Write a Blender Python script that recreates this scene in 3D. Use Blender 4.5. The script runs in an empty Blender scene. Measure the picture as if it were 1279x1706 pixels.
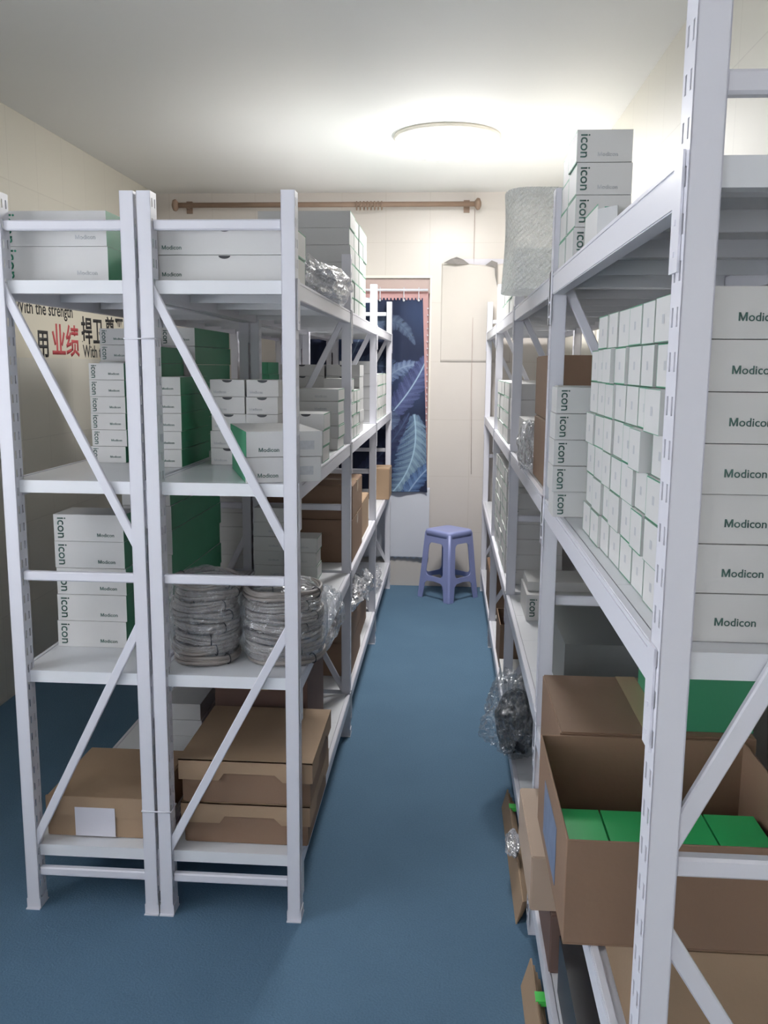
import bpy, bmesh, math, random
import numpy as np
from mathutils import Vector, Matrix, noise
random.seed(7)
C = bpy.context.scene.collection
S = bpy.context.scene

# ------------------------------------------------------------------ camera
FPX, PITCH, YAW, ROLL, CH = 1496.55, 0.16061, -0.0697, 0.00787, 1.56548
cy, sy, cp, sp = math.cos(YAW), math.sin(YAW), math.cos(PITCH), math.sin(PITCH)
fw = Vector((sy*cp, cy*cp, -sp)); r0 = Vector((cy, -sy, 0)); u0 = r0.cross(fw)
cr, sr = math.cos(ROLL), math.sin(ROLL)
rr = r0*cr + u0*sr; uu = -r0*sr + u0*cr
cam = bpy.data.objects.new('camera', bpy.data.cameras.new('camera')); C.objects.link(cam)
m = Matrix((rr, uu, -fw)).transposed().to_4x4(); m.translation = Vector((0, 0, CH)); cam.matrix_world = m
cam.data.sensor_fit = 'HORIZONTAL'; cam.data.sensor_width = 36; cam.data.lens = FPX/1279*36
cam.data.clip_start = 0.05
S.camera = cam

# ------------------------------------------------------------------ world, light, exposure
w = bpy.data.worlds.new('world'); S.world = w; w.use_nodes = True
w.node_tree.nodes['Background'].inputs[0].default_value = (0.72, 0.82, 1.0, 1)
w.node_tree.nodes['Background'].inputs[1].default_value = 1.6
S.view_settings.view_transform = 'Standard'; S.view_settings.look = 'None'
S.view_settings.gamma = 1; S.view_settings.exposure = 0.62
S.view_settings.use_curve_mapping = False
ROOM = dict(x0=-2.04, x1=0.78, y0=-1.7, y1=6.34, z1=2.73)
LAMPS = [(-0.03, 4.85, 17, 'far')]
def light(name, typ, loc, energy, col, size=.2, size_y=None, rot=(0, 0, 0)):
    l = bpy.data.lights.new(name, typ); l.energy = energy; l.color = col
    if typ == 'AREA':
        l.size = size
        if size_y: l.shape = 'RECTANGLE'; l.size_y = size_y
        else: l.shape = 'DISK'
    else: l.shadow_soft_size = size
    o = bpy.data.objects.new(name, l); C.objects.link(o); o.location = loc; o.rotation_euler = rot
    return o
# daylight added at an invented, out-of-view window in the left wall
light('added_daylight', 'AREA', (ROOM['x0']-0.13, 1.0, 1.5), 26, (0.97, 0.98, 1.0), 1.3, 1.8, (0, math.radians(-90), 0))
# second added daylight, at an equally invented window in the rear wall
light('added_daylight', 'AREA', (-0.80, ROOM['y0']-0.13, 1.6), 15, (1.0, 0.98, 0.96), 1.9, 1.4, (math.radians(90), 0, 0))

# ------------------------------------------------------------------ materials
def nodes(name):
    m = bpy.data.materials.new(name); m.use_nodes = True
    nt = m.node_tree; return m, nt, nt.nodes['Principled BSDF']
def mat(name, col, rough=.6, metal=0, var=0, scale=8, bump=0, bscale=60, spec=.5):
    m, nt, b = nodes(name)
    b.inputs['Base Color'].default_value = (*col, 1); b.inputs['Roughness'].default_value = rough
    b.inputs['Metallic'].default_value = metal; b.inputs['Specular IOR Level'].default_value = spec
    tc = nt.nodes.new('ShaderNodeTexCoord')
    if var:
        n = nt.nodes.new('ShaderNodeTexNoise'); n.inputs['Scale'].default_value = scale; n.inputs['Detail'].default_value = 4
        mx = nt.nodes.new('ShaderNodeMix'); mx.data_type = 'RGBA'
        mx.inputs[6].default_value = (*[c*(1-var) for c in col], 1); mx.inputs[7].default_value = (*[min(1, c*(1+var)) for c in col], 1)
        nt.links.new(tc.outputs['Object'], n.inputs['Vector']); nt.links.new(n.outputs['Fac'], mx.inputs[0]); nt.links.new(mx.outputs[2], b.inputs['Base Color'])
    if bump:
        n2 = nt.nodes.new('ShaderNodeTexNoise'); n2.inputs['Scale'].default_value = bscale
        bp = nt.nodes.new('ShaderNodeBump'); bp.inputs['Strength'].default_value = bump; bp.inputs['Distance'].default_value = .01
        nt.links.new(tc.outputs['Object'], n2.inputs['Vector']); nt.links.new(n2.outputs['Fac'], bp.inputs['Height']); nt.links.new(bp.outputs[0], b.inputs['Normal'])
    return m
M = {}
M['metal'] = mat('white_powder_coat', (.73, .725, .785), .38, var=.03, scale=3)
M['deck'] = mat('white_shelf_sheet', (.76, .77, .80), .33, var=.03, scale=3)
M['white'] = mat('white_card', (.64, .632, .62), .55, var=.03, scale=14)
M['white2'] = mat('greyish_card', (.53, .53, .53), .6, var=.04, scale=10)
M['green'] = mat('green_card', (.045, .27, .14), .5, var=.05, scale=6)
M['bgreen'] = mat('bright_green_card', (.05, .66, .20), .45, var=.05, scale=6)
M['carton'] = mat('brown_cardboard', (.25, .155, .10), .75, var=.12, scale=5, bump=.05, bscale=90)
M['carton2'] = mat('tan_cardboard', (.38, .26, .165), .75, var=.10, scale=5, bump=.05, bscale=90)
M['pcarton'] = mat('pale_cardboard', (.50, .38, .29), .75, var=.08, scale=5)
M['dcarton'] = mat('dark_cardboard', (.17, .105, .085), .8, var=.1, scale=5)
M['tape'] = mat('packing_tape', (.50, .36, .22), .25)
M['paper'] = mat('label_paper', (.68, .66, .72), .6)
M['blabel'] = mat('blue_grey_label', (.16, .20, .30), .6, var=.3, scale=40)
M['ink'] = mat('grey_green_ink', (.06, .13, .11), .6)
M['gink'] = mat('green_ink', (.03, .27, .16), .6)
M['black'] = mat('black_ink', (.02, .02, .022), .6)
M['red'] = mat('red_ink', (.52, .07, .08), .6)
M['mark'] = mat('faint_grey_print', (.50, .51, .53), .6, var=.2, scale=120)
M['dark'] = mat('dark_plastic', (.03, .033, .04), .4)
M['cable'] = mat('grey_cable', (.30, .27, .25), .4, var=.1, scale=20)
M['ceil'] = mat('ceiling_paint', (.88, .88, .86), .7, var=.02, scale=1)
M['wood'] = mat('curtain_rod_wood', (.30, .205, .15), .5, var=.2, scale=10)
M['stool'] = mat('periwinkle_plastic', (.33, .37, .66), .35, var=.03)
M['mauve'] = mat('mauve_frame', (.50, .38, .35), .5)
M['cream'] = mat('cream_frame', (.78, .74, .66), .5)
M['whitecloth'] = mat('white_cloth', (.66, .68, .74), .85, bump=.1, bscale=200)
M['banner'] = mat('cream_vinyl', (.72, .67, .55), .5)
M['sheet'] = mat('beige_sheet', (.64, .59, .545), .6, var=.03)
M['sheetback'] = mat('grey_sheet_back', (.25, .23, .22), .7)
M['gtape'] = mat('green_tape', (.10, .75, .12), .5)
M['greyb'] = mat('dark_grey_box_card', (.17, .18, .18), .6)
# carpet
m_, nt, b = nodes('blue_carpet'); M['carpet'] = m_
tc = nt.nodes.new('ShaderNodeTexCoord'); n1 = nt.nodes.new('ShaderNodeTexNoise'); n1.inputs['Scale'].default_value = 160; n1.inputs['Detail'].default_value = 6
n2 = nt.nodes.new('ShaderNodeTexNoise'); n2.inputs['Scale'].default_value = 3
mx = nt.nodes.new('ShaderNodeMix'); mx.data_type = 'RGBA'; mx.inputs[6].default_value = (.058, .118, .188, 1); mx.inputs[7].default_value = (.125, .228, .335, 1)
ad = nt.nodes.new('ShaderNodeMath'); ad.operation = 'MULTIPLY_ADD'; ad.inputs[1].default_value = .6; 
ml = nt.nodes.new('ShaderNodeMath'); ml.operation = 'MULTIPLY'; ml.inputs[1].default_value = .4
nt.links.new(tc.outputs['Object'], n1.inputs['Vector']); nt.links.new(tc.outputs['Object'], n2.inputs['Vector'])
nt.links.new(n2.outputs['Fac'], ml.inputs[0]); nt.links.new(n1.outputs['Fac'], ad.inputs[0]); nt.links.new(ml.outputs[0], ad.inputs[2])
nt.links.new(ad.outputs[0], mx.inputs[0]); nt.links.new(mx.outputs[2], b.inputs['Base Color']); b.inputs['Roughness'].default_value = .95
bp = nt.nodes.new('ShaderNodeBump'); bp.inputs['Strength'].default_value = .5; bp.inputs['Distance'].default_value = .004
nt.links.new(n1.outputs['Fac'], bp.inputs['Height']); nt.links.new(bp.outputs[0], b.inputs['Normal'])
# tiles: joints at given heights, running bond off
def tile_mat(name, col, axis, off_u, joint, rough=.22):
    m, nt, b = nodes(name)
    tc = nt.nodes.new('ShaderNodeTexCoord'); sx = nt.nodes.new('ShaderNodeSeparateXYZ'); cx = nt.nodes.new('ShaderNodeCombineXYZ')
    nt.links.new(tc.outputs['Object'], sx.inputs[0])
    for k, (src, off) in enumerate(((axis, off_u), ('Z', .0))):
        a = nt.nodes.new('ShaderNodeMath'); a.operation = 'ADD'; a.inputs[1].default_value = off
        nt.links.new(sx.outputs[src], a.inputs[0]); nt.links.new(a.outputs[0], cx.inputs[k])
    br = nt.nodes.new('ShaderNodeTexBrick'); br.offset = 0; br.inputs['Scale'].default_value = 1
    br.inputs['Brick Width'].default_value = .30; br.inputs['Row Height'].default_value = .4; br.inputs['Mortar Size'].default_value = .0022; br.inputs['Mortar Smooth'].default_value = .2
    br.inputs['Color1'].default_value = (*col, 1); br.inputs['Color2'].default_value = (*[c*.985 for c in col], 1); br.inputs['Mortar'].default_value = (*joint, 1)
    nt.links.new(cx.outputs[0], br.inputs['Vector'])
    nt.links.new(br.outputs['Color'], b.inputs['Base Color']); b.inputs['Roughness'].default_value = rough
    bp = nt.nodes.new('ShaderNodeBump'); bp.inputs['Strength'].default_value = .3; bp.inputs['Distance'].default_value = .002; bp.invert = True
    nt.links.new(br.outputs['Fac'], bp.inputs['Height']); nt.links.new(bp.outputs[0], b.inputs['Normal'])
    return m
M['tile_b'] = tile_mat('cream_tiles_back', (.66, .61, .565), 'X', -.155+.3*10, (.60, .55, .50), .32)
M['tile_l'] = tile_mat('cream_tiles_side', (.68, .65, .57), 'Y', 3, (.60, .57, .50), .5)
# clear crinkled film
def film(name, lo=.12, hi=.75, col=(.9, .92, .95), bs=22, rough=.12, gloss=.35):
    m = bpy.data.materials.new(name); m.use_nodes = True; nt = m.node_tree; nt.nodes.clear()
    out = nt.nodes.new('ShaderNodeOutputMaterial'); tr = nt.nodes.new('ShaderNodeBsdfTransparent'); gl = nt.nodes.new('ShaderNodeBsdfGlossy'); df = nt.nodes.new('ShaderNodeBsdfDiffuse')
    tr.inputs[0].default_value = (.96, .97, .98, 1); gl.inputs['Color'].default_value = (*col, 1); gl.inputs['Roughness'].default_value = rough; df.inputs[0].default_value = (*col, 1)
    lw = nt.nodes.new('ShaderNodeLayerWeight'); mr = nt.nodes.new('ShaderNodeMapRange'); mr.inputs['To Min'].default_value = lo; mr.inputs['To Max'].default_value = hi
    tc = nt.nodes.new('ShaderNodeTexCoord'); n = nt.nodes.new('ShaderNodeTexNoise'); n.inputs['Scale'].default_value = bs; n.inputs['Detail'].default_value = 3; n.inputs['Distortion'].default_value = 1.2
    bp = nt.nodes.new('ShaderNodeBump'); bp.inputs['Strength'].default_value = .9; bp.inputs['Distance'].default_value = .03
    nt.links.new(tc.outputs['Object'], n.inputs['Vector']); nt.links.new(n.outputs['Fac'], bp.inputs['Height'])
    for s in (lw, gl, df): nt.links.new(bp.outputs[0], s.inputs['Normal'])
    nt.links.new(lw.outputs['Facing'], mr.inputs['Value'])
    a = nt.nodes.new('ShaderNodeMixShader'); a.inputs[0].default_value = gloss; nt.links.new(gl.outputs[0], a.inputs[1]); nt.links.new(df.outputs[0], a.inputs[2])
    c = nt.nodes.new('ShaderNodeMixShader'); nt.links.new(mr.outputs[0], c.inputs[0]); nt.links.new(tr.outputs[0], c.inputs[1]); nt.links.new(a.outputs[0], c.inputs[2])
    nt.links.new(c.outputs[0], out.inputs[0]); return m
M['film'] = film('clear_crinkled_film', .10, .5, bs=26, rough=.07, gloss=.15)
M['film2'] = film('thick_crinkled_film', .3, .85, col=(.86, .86, .88), bs=14, rough=.15)
M['bubble'] = film('bubble_wrap_film', .38, .85, col=(.93, .95, .94), bs=50, rough=.3, gloss=.8)
nt = M['bubble'].node_tree
tl = nt.nodes.new('ShaderNodeBsdfTranslucent'); tl.inputs[0].default_value = (.95, .97, .96, 1)
ds = [n for n in nt.nodes if n.type == 'BSDF_DIFFUSE'][0]; lk = ds.outputs[0].links[0].to_socket
mm_ = nt.nodes.new('ShaderNodeMixShader'); mm_.inputs[0].default_value = .5
nt.links.new(ds.outputs[0], mm_.inputs[1]); nt.links.new(tl.outputs[0], mm_.inputs[2]); nt.links.new(mm_.outputs[0], lk)
# lamp diffuser
def emit(name, col, st):
    m, nt, b = nodes(name); b.inputs['Emission Color'].default_value = (*col, 1); b.inputs['Emission Strength'].default_value = st
    b.inputs['Base Color'].default_value = (.9, .9, .9, 1); return m
M['lampF'] = emit('lit_lamp_diffuser', (1, .985, .97), 27)
# pink curtain, light comes through
m_ = bpy.data.materials.new('pink_lace'); m_.use_nodes = True; nt = m_.node_tree; nt.nodes.clear(); M['pink'] = m_
out = nt.nodes.new('ShaderNodeOutputMaterial'); d_ = nt.nodes.new('ShaderNodeBsdfDiffuse'); t_ = nt.nodes.new('ShaderNodeBsdfTranslucent'); x_ = nt.nodes.new('ShaderNodeMixShader')
d_.inputs[0].default_value = (.78, .56, .55, 1); t_.inputs[0].default_value = (.80, .50, .48, 1); x_.inputs[0].default_value = .5
nt.links.new(d_.outputs[0], x_.inputs[1]); nt.links.new(t_.outputs[0], x_.inputs[2]); nt.links.new(x_.outputs[0], out.inputs[0])
# printed curtain: colour attribute holds the woven print
m_, nt, b = nodes('printed_curtain'); M['print'] = m_
at_ = nt.nodes.new('ShaderNodeAttribute'); at_.attribute_name = 'print'; nt.links.new(at_.outputs['Color'], b.inputs['Base Color']); b.inputs['Roughness'].default_value = .8
m_, nt, b = nodes('window_glass'); M['glass'] = m_; b.inputs['Transmission Weight'].default_value = 1; b.inputs['Roughness'].default_value = .02; b.inputs['IOR'].default_value = 1.05

# ------------------------------------------------------------------ helpers
def link(name, mesh, mats, parent=None, loc=None, smooth=False):
    o = bpy.data.objects.new(name, mesh); C.objects.link(o)
    if not mesh.materials:
        for x in (mats if isinstance(mats, (list, tuple)) else [mats]): mesh.materials.append(M[x])
    if parent: o.parent = parent
    if loc is not None: o.location = loc
    if smooth: mesh.polygons.foreach_set('use_smooth', [True]*len(mesh.polygons))
    return o
def from_bm(bm, name):
    me = bpy.data.meshes.new(name); bmesh.ops.recalc_face_normals(bm, faces=bm.faces); bm.to_mesh(me); bm.free(); return me
def tag(o, label, cat, group=None):
    o['label'] = label; o['category'] = cat
    if group: o['group'] = group
    return o
def struct(o): o['kind'] = 'structure'; return o
def empty(name, loc=(0, 0, 0), rz=0, parent=None):
    o = bpy.data.objects.new(name, None); C.objects.link(o); o.location = loc; o.rotation_euler = (0, 0, rz); o.empty_display_size = .1
    if parent: o.parent = parent
    return o
def add_box(bm, x0, x1, y0, y1, z0, z1, mi=0, mtx=None):
    vs = [bm.verts.new((x, y, z)) for z in (z0, z1) for x, y in ((x0, y0), (x1, y0), (x1, y1), (x0, y1))]
    if mtx is not None:
        for v in vs: v.co = mtx @ v.co
    fs = []
    for idx in ((0, 3, 2, 1), (4, 5, 6, 7), (0, 1, 5, 4), (1, 2, 6, 5), (2, 3, 7, 6), (3, 0, 4, 7)):
        f = bm.faces.new([vs[i] for i in idx]); f.material_index = mi; fs.append(f)
    return fs  # bottom, top, front(-y), right(+x), back(+y), left(-x)
def boxobj(name, dims, mt, parent=None, bevel=0, loc=None, mtx=None):
    bm = bmesh.new(); add_box(bm, *dims, mtx=mtx)
    if bevel: bmesh.ops.bevel(bm, geom=bm.edges[:], offset=bevel, segments=2, affect='EDGES')
    return link(name, from_bm(bm, name), mt, parent, loc)
def bar(name, p0, p1, wid, thk, mt, parent=None, nrm=(0, 1, 0)):
    """flat bar from p0 to p1; wid in the plane, thk along nrm"""
    p0, p1 = Vector(p0), Vector(p1); d = (p1-p0); L = d.length; d.normalize(); n = Vector(nrm).normalized(); s = d.cross(n).normalized()
    mtx = Matrix((s, n, d)).transposed().to_4x4(); mtx.translation = p0
    bm = bmesh.new()
    # shallow channel section
    add_box(bm, -wid/2, wid/2, -thk/2, thk/2, 0, L, mtx=mtx)
    bmesh.ops.bevel(bm, geom=bm.edges[:], offset=min(wid, thk)*.18, segments=1, affect='EDGES')
    return link(name, from_bm(bm, name), mt, parent)
def add_tube(bm, pts, r, n=8, closed=False, mi=0):
    pts = [Vector(p) for p in pts]; rings = []
    up = Vector((0, 0, 1))
    for i, p in enumerate(pts):
        a = pts[(i-1) % len(pts)] if (closed or i > 0) else p; b = pts[(i+1) % len(pts)] if (closed or i < len(pts)-1) else p
        t = (b-a).normalized(); s = t.cross(up)
        if s.length < .05: s = t.cross(Vector((1, 0, 0)))
        s.normalize(); q = s.cross(t)
        rad = r[i] if isinstance(r, (list, tuple)) else r
        rings.append([bm.verts.new(p + (s*math.cos(2*math.pi*k/n) + q*math.sin(2*math.pi*k/n))*rad) for k in range(n)])
    for i in range(len(rings) - (0 if closed else 1)):
        A, B = rings[i], rings[(i+1) % len(rings)]
        for k in range(n):
            f = bm.faces.new((A[k], A[(k+1) % n], B[(k+1) % n], B[k])); f.smooth = True; f.material_index = mi
    if not closed:
        for R in (rings[0], rings[-1]): bm.faces.new(R)
def add_lathe(bm, prof, n=32, mi=0, c=(0, 0, 0)):
    rings = [[bm.verts.new((c[0]+r*math.cos(2*math.pi*k/n), c[1]+r*math.sin(2*math.pi*k/n), c[2]+z)) for k in range(n)] for r, z in prof]
    for A, B in zip(rings, rings[1:]):
        for k in range(n):
            f = bm.faces.new((A[k], A[(k+1) % n], B[(k+1) % n], B[k])); f.smooth = True; f.material_index = mi
    bm.faces.new(rings[0]); bm.faces.new(rings[-1])
TX = {}
def text_mesh(body, length, mt, bold=.0, extr=.0004):
    key = (body, round(length, 4), mt, bold)
    hasM = body.startswith('M')
    if key in TX: return TX[key]
    cu = bpy.data.curves.new('t', 'FONT'); cu.body = body[1:] if hasM else body; cu.size = 1; cu.offset = bold; cu.resolution_u = 3
    o = bpy.data.objects.new('t', cu); C.objects.link(o)
    dg = bpy.context.evaluated_depsgraph_get(); me = bpy.data.meshes.new_from_object(o.evaluated_get(dg)); bpy.data.objects.remove(o)
    bm = bmesh.new(); bm.from_mesh(me)
    xl_ = min(v.co.x for v in bm.verts)
    if hasM:   # capital M drawn stroke by stroke as one outline
        h_, w_, t_ = .70, .72, .13+bold; o_ = xl_-.09-w_
        P_ = [(0, 0), (t_, 0), (t_, h_*.62), (w_/2-t_*.35, 0), (w_/2+t_*.35, 0), (w_-t_, h_*.62), (w_-t_, 0), (w_, 0), (w_, h_), (w_-t_*1.15, h_), (w_/2, h_*.30), (t_*1.15, h_), (0, h_)]
        vv = [bm.verts.new((o_+a, b_, 0)) for a, b_ in P_]
        for q in ((0, 1, 2, 11, 12), (2, 3, 10, 11), (3, 4, 10), (4, 5, 9, 10), (5, 6, 7, 8, 9)): bm.faces.new([vv[i] for i in q])
    xs = [v.co.x for v in bm.verts]; x0, x1 = min(xs), max(xs); s = length/(x1-x0)
    for v in bm.verts: v.co = Vector(((v.co.x-x0)*s, v.co.y*s, 0))
    bmesh.ops.recalc_face_normals(bm, faces=bm.faces)
    r = bmesh.ops.extrude_face_region(bm, geom=bm.faces[:])
    for v in r['geom']:
        if isinstance(v, bmesh.types.BMVert): v.co.z += extr
    bmesh.ops.recalc_face_normals(bm, faces=bm.faces)
    bm.to_mesh(me); bm.free(); me.materials.clear(); me.materials.append(M[mt]); TX[key] = me
    return me
def text(name, body, length, mt, pos, X, Y, parent=None, bold=0.0, z_off=0):
    me = text_mesh(body, length, mt, bold); o = bpy.data.objects.new(name, me); C.objects.link(o)
    X, Y = Vector(X).normalized(), Vector(Y).normalized(); mm = Matrix((X, Y, X.cross(Y))).transposed().to_4x4(); mm.translation = Vector(pos)
    if parent: o.parent = parent
    o.matrix_local = mm
    return o
ORD = ['first', 'second', 'third', 'fourth', 'fifth', 'sixth', 'seventh', 'eighth', 'ninth', 'tenth']
def ordtop(k, n):
    if n == 1: return 'single'
    if k == n-1: return 'topmost'
    if k == 0: return 'bottom'
    return ORD[n-1-k]+' from top'

BOXMESH = {}
def make_box(name, label, x0, x1, y0, y1, z0, h, faces='', group=None, cat='box', rz=0, logo=None, body='white', notch=False, mark=None, rim=.0045):
    """card box. faces: letters of faces printed green (f,b,l,r,t); uppercase = white panel with a green rim"""
    W, D = x1-x0, y1-y0; key = (round(W, 4), round(D, 4), round(h, 4), faces, body, notch, mark, rim)
    if key not in BOXMESH:
        bm = bmesh.new(); fs = add_box(bm, -W/2, W/2, -D/2, D/2, 0, h); bm.normal_update()
        fd = dict(zip('dtfrbl', fs))
        for ch in faces:
            f = fd[ch.lower()]
            f.material_index = 1
            if ch.isupper():
                rq = bmesh.ops.inset_individual(bm, faces=[f], thickness=rim, depth=0)
                for g_ in rq['faces']: g_.material_index = 1
                f.material_index = 0
        # lid seam: a hair-thin step just below the top edge on the front
        if mark:
            s = .5*min(.03, h*.35); cx = {'l': (-W/2-.0003, 0, 0), 'f': (0, 0, 0)}
            if mark == 'l':
                q = [(-W/2-.0004, a*D*.07, h*.5+c*s*.6) for a, c in ((1, -1), (-1, -1), (-1, 1), (1, 1))]
            else:
                q = [(W*.3+a*.02, -D/2-.0004, h*.45+c*s) for a, c in ((-1, -1), (1, -1), (1, 1), (-1, 1))]
            f = bm.faces.new([bm.verts.new(p) for p in q]); f.material_index = 2
        if notch:
            q = [(.016*math.cos(a), -D/2-.0004, h-.001+.008*math.sin(a)) for a in [math.pi+math.pi*i/8 for i in range(9)]]
            f = bm.faces.new([bm.verts.new(p) for p in q]); f.material_index = 3
        me = from_bm(bm, name)
        for x in (body, 'green', 'mark', 'dark'): me.materials.append(M[x])
        BOXMESH[key] = me
    o = bpy.data.objects.new(name, BOXMESH[key]); C.objects.link(o)
    o.location = ((x0+x1)/2, (y0+y1)/2, z0); o.rotation_euler = (0, 0, rz)
    tag(o, label, cat, group)
    e = .0003
    for L in (logo or []):
        kind = L[0]
        if kind == 'M':    # Modicon on the front, at fraction u, v of the width, length l
            text('printed_lettering', 'Modicon', L[3], L[4] if len(L) > 4 else 'ink', (-W/2+L[1]*W, -D/2-e, L[2]*h), (1, 0, 0), (0, 0, 1), o, .010)
        elif kind == 'I':  # icon running down the front near the left end
            text('printed_lettering', 'icon', L[2], L[3] if len(L) > 3 else 'ink', (-W/2+L[1], -D/2-e, h/2+L[2]/2), (0, 0, -1), (1, 0, 0), o, .010)
        elif kind == 'IL':  # icon running down the left (-x) face
            text('printed_lettering', 'icon', L[2], 'ink', (-W/2-e, D/2-L[1], h/2+L[2]/2), (0, 0, -1), (0, -1, 0), o, .010)
    return o
def stack(where, n, x0, x1, y0, y1, z0, h, faces='', group=None, logo=None, jit=.003, body='white', notch=False, mark=None, desc='white box'):
    out = []
    for k in range(n):
        dx, dy = random.uniform(-jit, jit), random.uniform(-jit, jit)
        out.append(make_box('cardboard_box', f"{desc}, {ordtop(k, n)} {where}", x0+dx, x1+dx, y0+dy, y1+dy, z0+k*h, h-.0012, faces, group or ('boxes '+where)[:60], 'box', random.uniform(-.006, .006), logo, body, notch, mark))
    return out
def carton(label, x0, x1, y0, y1, z0, z1, mt='carton', lid=0, tape=None, rz=0, group=None, name='carton'):
    W, D, H = x1-x0, y1-y0, z1-z0
    root = empty(name, ((x0+x1)/2, (y0+y1)/2, z0), rz); tag(root, label, 'carton', group)
    hb = H-lid if lid else H
    boxobj('carton_body', (-W/2+.008*(lid > 0), W/2-.008*(lid > 0), -D/2+.008*(lid > 0), D/2-.008*(lid > 0), 0, hb if not lid else H-.006), mt if not lid else 'carton', root, .003)
    if lid:
        # telescopic lid whose skirt is cut away along a stepped finger recess
        bm = bmesh.new()
        def skirt(p0, p1, n):
            p0, p1, n = Vector(p0), Vector(p1), Vector(n)
            pr = [(0, 0), (.30, 0), (.34, .35), (.72, .35), (.78, 0), (1, 0)]
            lo = [p0.lerp(p1, u)+Vector((0, 0, (H-lid)+v*lid)) for u, v in pr]; hi = [p0.lerp(p1, u)+Vector((0, 0, H)) for u, v in pr]
            for off in (Vector((0, 0, 0)), n*-.004):
                a = [bm.verts.new(q+off) for q in lo]; b2 = [bm.verts.new(q+off) for q in hi]
                for i in range(len(pr)-1): bm.faces.new((a[i], a[i+1], b2[i+1], b2[i]))
                if off.length == 0: a0 = a
            for i in range(len(pr)-1): bm.faces.new((a0[i], a0[i+1], a[i+1], a[i]))
        x, y = W/2, D/2
        skirt((-x, -y, 0), (x, -y, 0), (0, -1, 0)); skirt((x, -y, 0), (x, y, 0), (1, 0, 0)); skirt((x, y, 0), (-x, y, 0), (0, 1, 0)); skirt((-x, y, 0), (-x, -y, 0), (-1, 0, 0))
        add_box(bm, -x, x, -y, y, H-.004, H)
        link('carton_lid', from_bm(bm, 'carton_lid'), mt, root)
    if tape == 'y': boxobj('packing_tape', (-.024, .024, -D/2-.0006, D/2+.0006, H-.05, H+.0006), 'tape', root)
    if tape == 'x': boxobj('packing_tape', (-W/2-.0006, W/2+.0006, -.024, .024, H-.05, H+.0006), 'tape', root)
    return root
def crumple(name, label, c, rad, seed, mt='film', sub=4, amp=.3, cat='bag', parent=None, group=None, flat=True, power=1):
    bm = bmesh.new(); bmesh.ops.create_icosphere(bm, subdivisions=sub, radius=1)
    sd = Vector((seed*3.1, seed*1.7, seed*.9))
    for v in bm.verts:
        d = v.co.normalized()
        if power != 1: d2 = Vector([math.copysign(abs(t)**power, t) for t in d])
        else: d2 = d
        n = noise.noise(d*1.6+sd)*.9 + abs(noise.noise(d*4+sd))*.8 - abs(noise.noise(d*9+sd*2))*.5 + noise.noise(d*17+sd)*.15
        r = 1+amp*n
        v.co = Vector((d2.x*r*rad[0], d2.y*r*rad[1], max(d2.z*r*rad[2], -rad[2]*.92)))
    me = from_bm(bm, name)
    o = link(name, me, mt, parent, None)
    o.location = c
    if not parent: tag(o, label, cat, group)
    return o

# ------------------------------------------------------------------ room shell
R = ROOM
struct(boxobj('floor', (R['x0']-.1, R['x1']+.1, R['y0']-.1, R['y1']+.2, -.1, 0), 'carpet'))
struct(boxobj('ceiling', (R['x0']-.1, R['x1']+.1, R['y0']-.1, R['y1']+.2, R['z1'], R['z1']+.1), 'ceil'))
bm = bmesh.new(); LW = (.1, 1.9, .85, 2.15)
add_box(bm, R['x0']-.1, R['x0'], R['y0']-.1, LW[0], 0, R['z1']); add_box(bm, R['x0']-.1, R['x0'], LW[1], R['y1']+.2, 0, R['z1'])
add_box(bm, R['x0']-.1, R['x0'], LW[0], LW[1], 0, LW[2]); add_box(bm, R['x0']-.1, R['x0'], LW[0], LW[1], LW[3], R['z1'])
struct(link('wall_left', from_bm(bm, 'wall_left'), 'tile_l'))
struct(boxobj('wall_right', (R['x1'], R['x1']+.1, R['y0']-.1, R['y1']+.2, 0, R['z1']), 'tile_l'))
def holed_wall(name, y0, y1, hx0, hx1, hz0, hz1, mt):
    bm = bmesh.new()
    add_box(bm, R['x0'], hx0, y0, y1, 0, R['z1']); add_box(bm, hx1, R['x1'], y0, y1, 0, R['z1'])
    add_box(bm, hx0, hx1, y0, y1, 0, hz0); add_box(bm, hx0, hx1, y0, y1, hz1, R['z1'])
    return struct(link(name, from_bm(bm, name), mt))
WX0, WX1, WZ0, WZ1 = -1.12, -.138, .72, 2.165
holed_wall('wall_back', R['y1'], R['y1']+.14, WX0, WX1, WZ0, WZ1, 'tile_b')
def window(name, x0, x1, z0, z1, y, mt, mull=1, t=.04):
    root = struct(empty(name, ((x0+x1)/2, y, z0))); W, H = x1-x0, z1-z0
    bm = bmesh.new()
    add_box(bm, -W/2, W/2, -.02, .02, 0, t); add_box(bm, -W/2, W/2, -.02, .02, H-t, H)
    add_box(bm, -W/2, -W/2+t, -.02, .02, 0, H); add_box(bm, W/2-t, W/2, -.02, .02, 0, H)
    for k in range(mull):
        x = -W/2+W*(k+1)/(mull+1); add_box(bm, x-t/2, x+t/2, -.018, .018, 0, H)
    link('window_frame', from_bm(bm, 'window_frame'), mt, root)
    boxobj('window_pane', (-W/2+t, W/2-t, -.003, .003, t, H-t), 'glass', root)
    return root
holed_wall('wall_rear', R['y0']-.12, R['y0'], -1.75, .15, .9, 2.3, 'tile_b')
window('window_added_rear', -1.75, .15, .9, 2.3, R['y0']-.06, 'cream', 2)  # unseen window, added to go with the rear daylight
window('window_1', WX0, WX1, WZ0, WZ1, R['y1']+.09, 'mauve')
w2 = window('window_added_left', -.9, .9, .85, 2.15, 0, 'cream', 2)  # unseen window, added to go with the left daylight
w2.location = (R['x0']-.05, 1.0, .85); w2.rotation_euler = (0, 0, math.pi/2)
bm = bmesh.new()   # casing and roller housing of the far window
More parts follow.
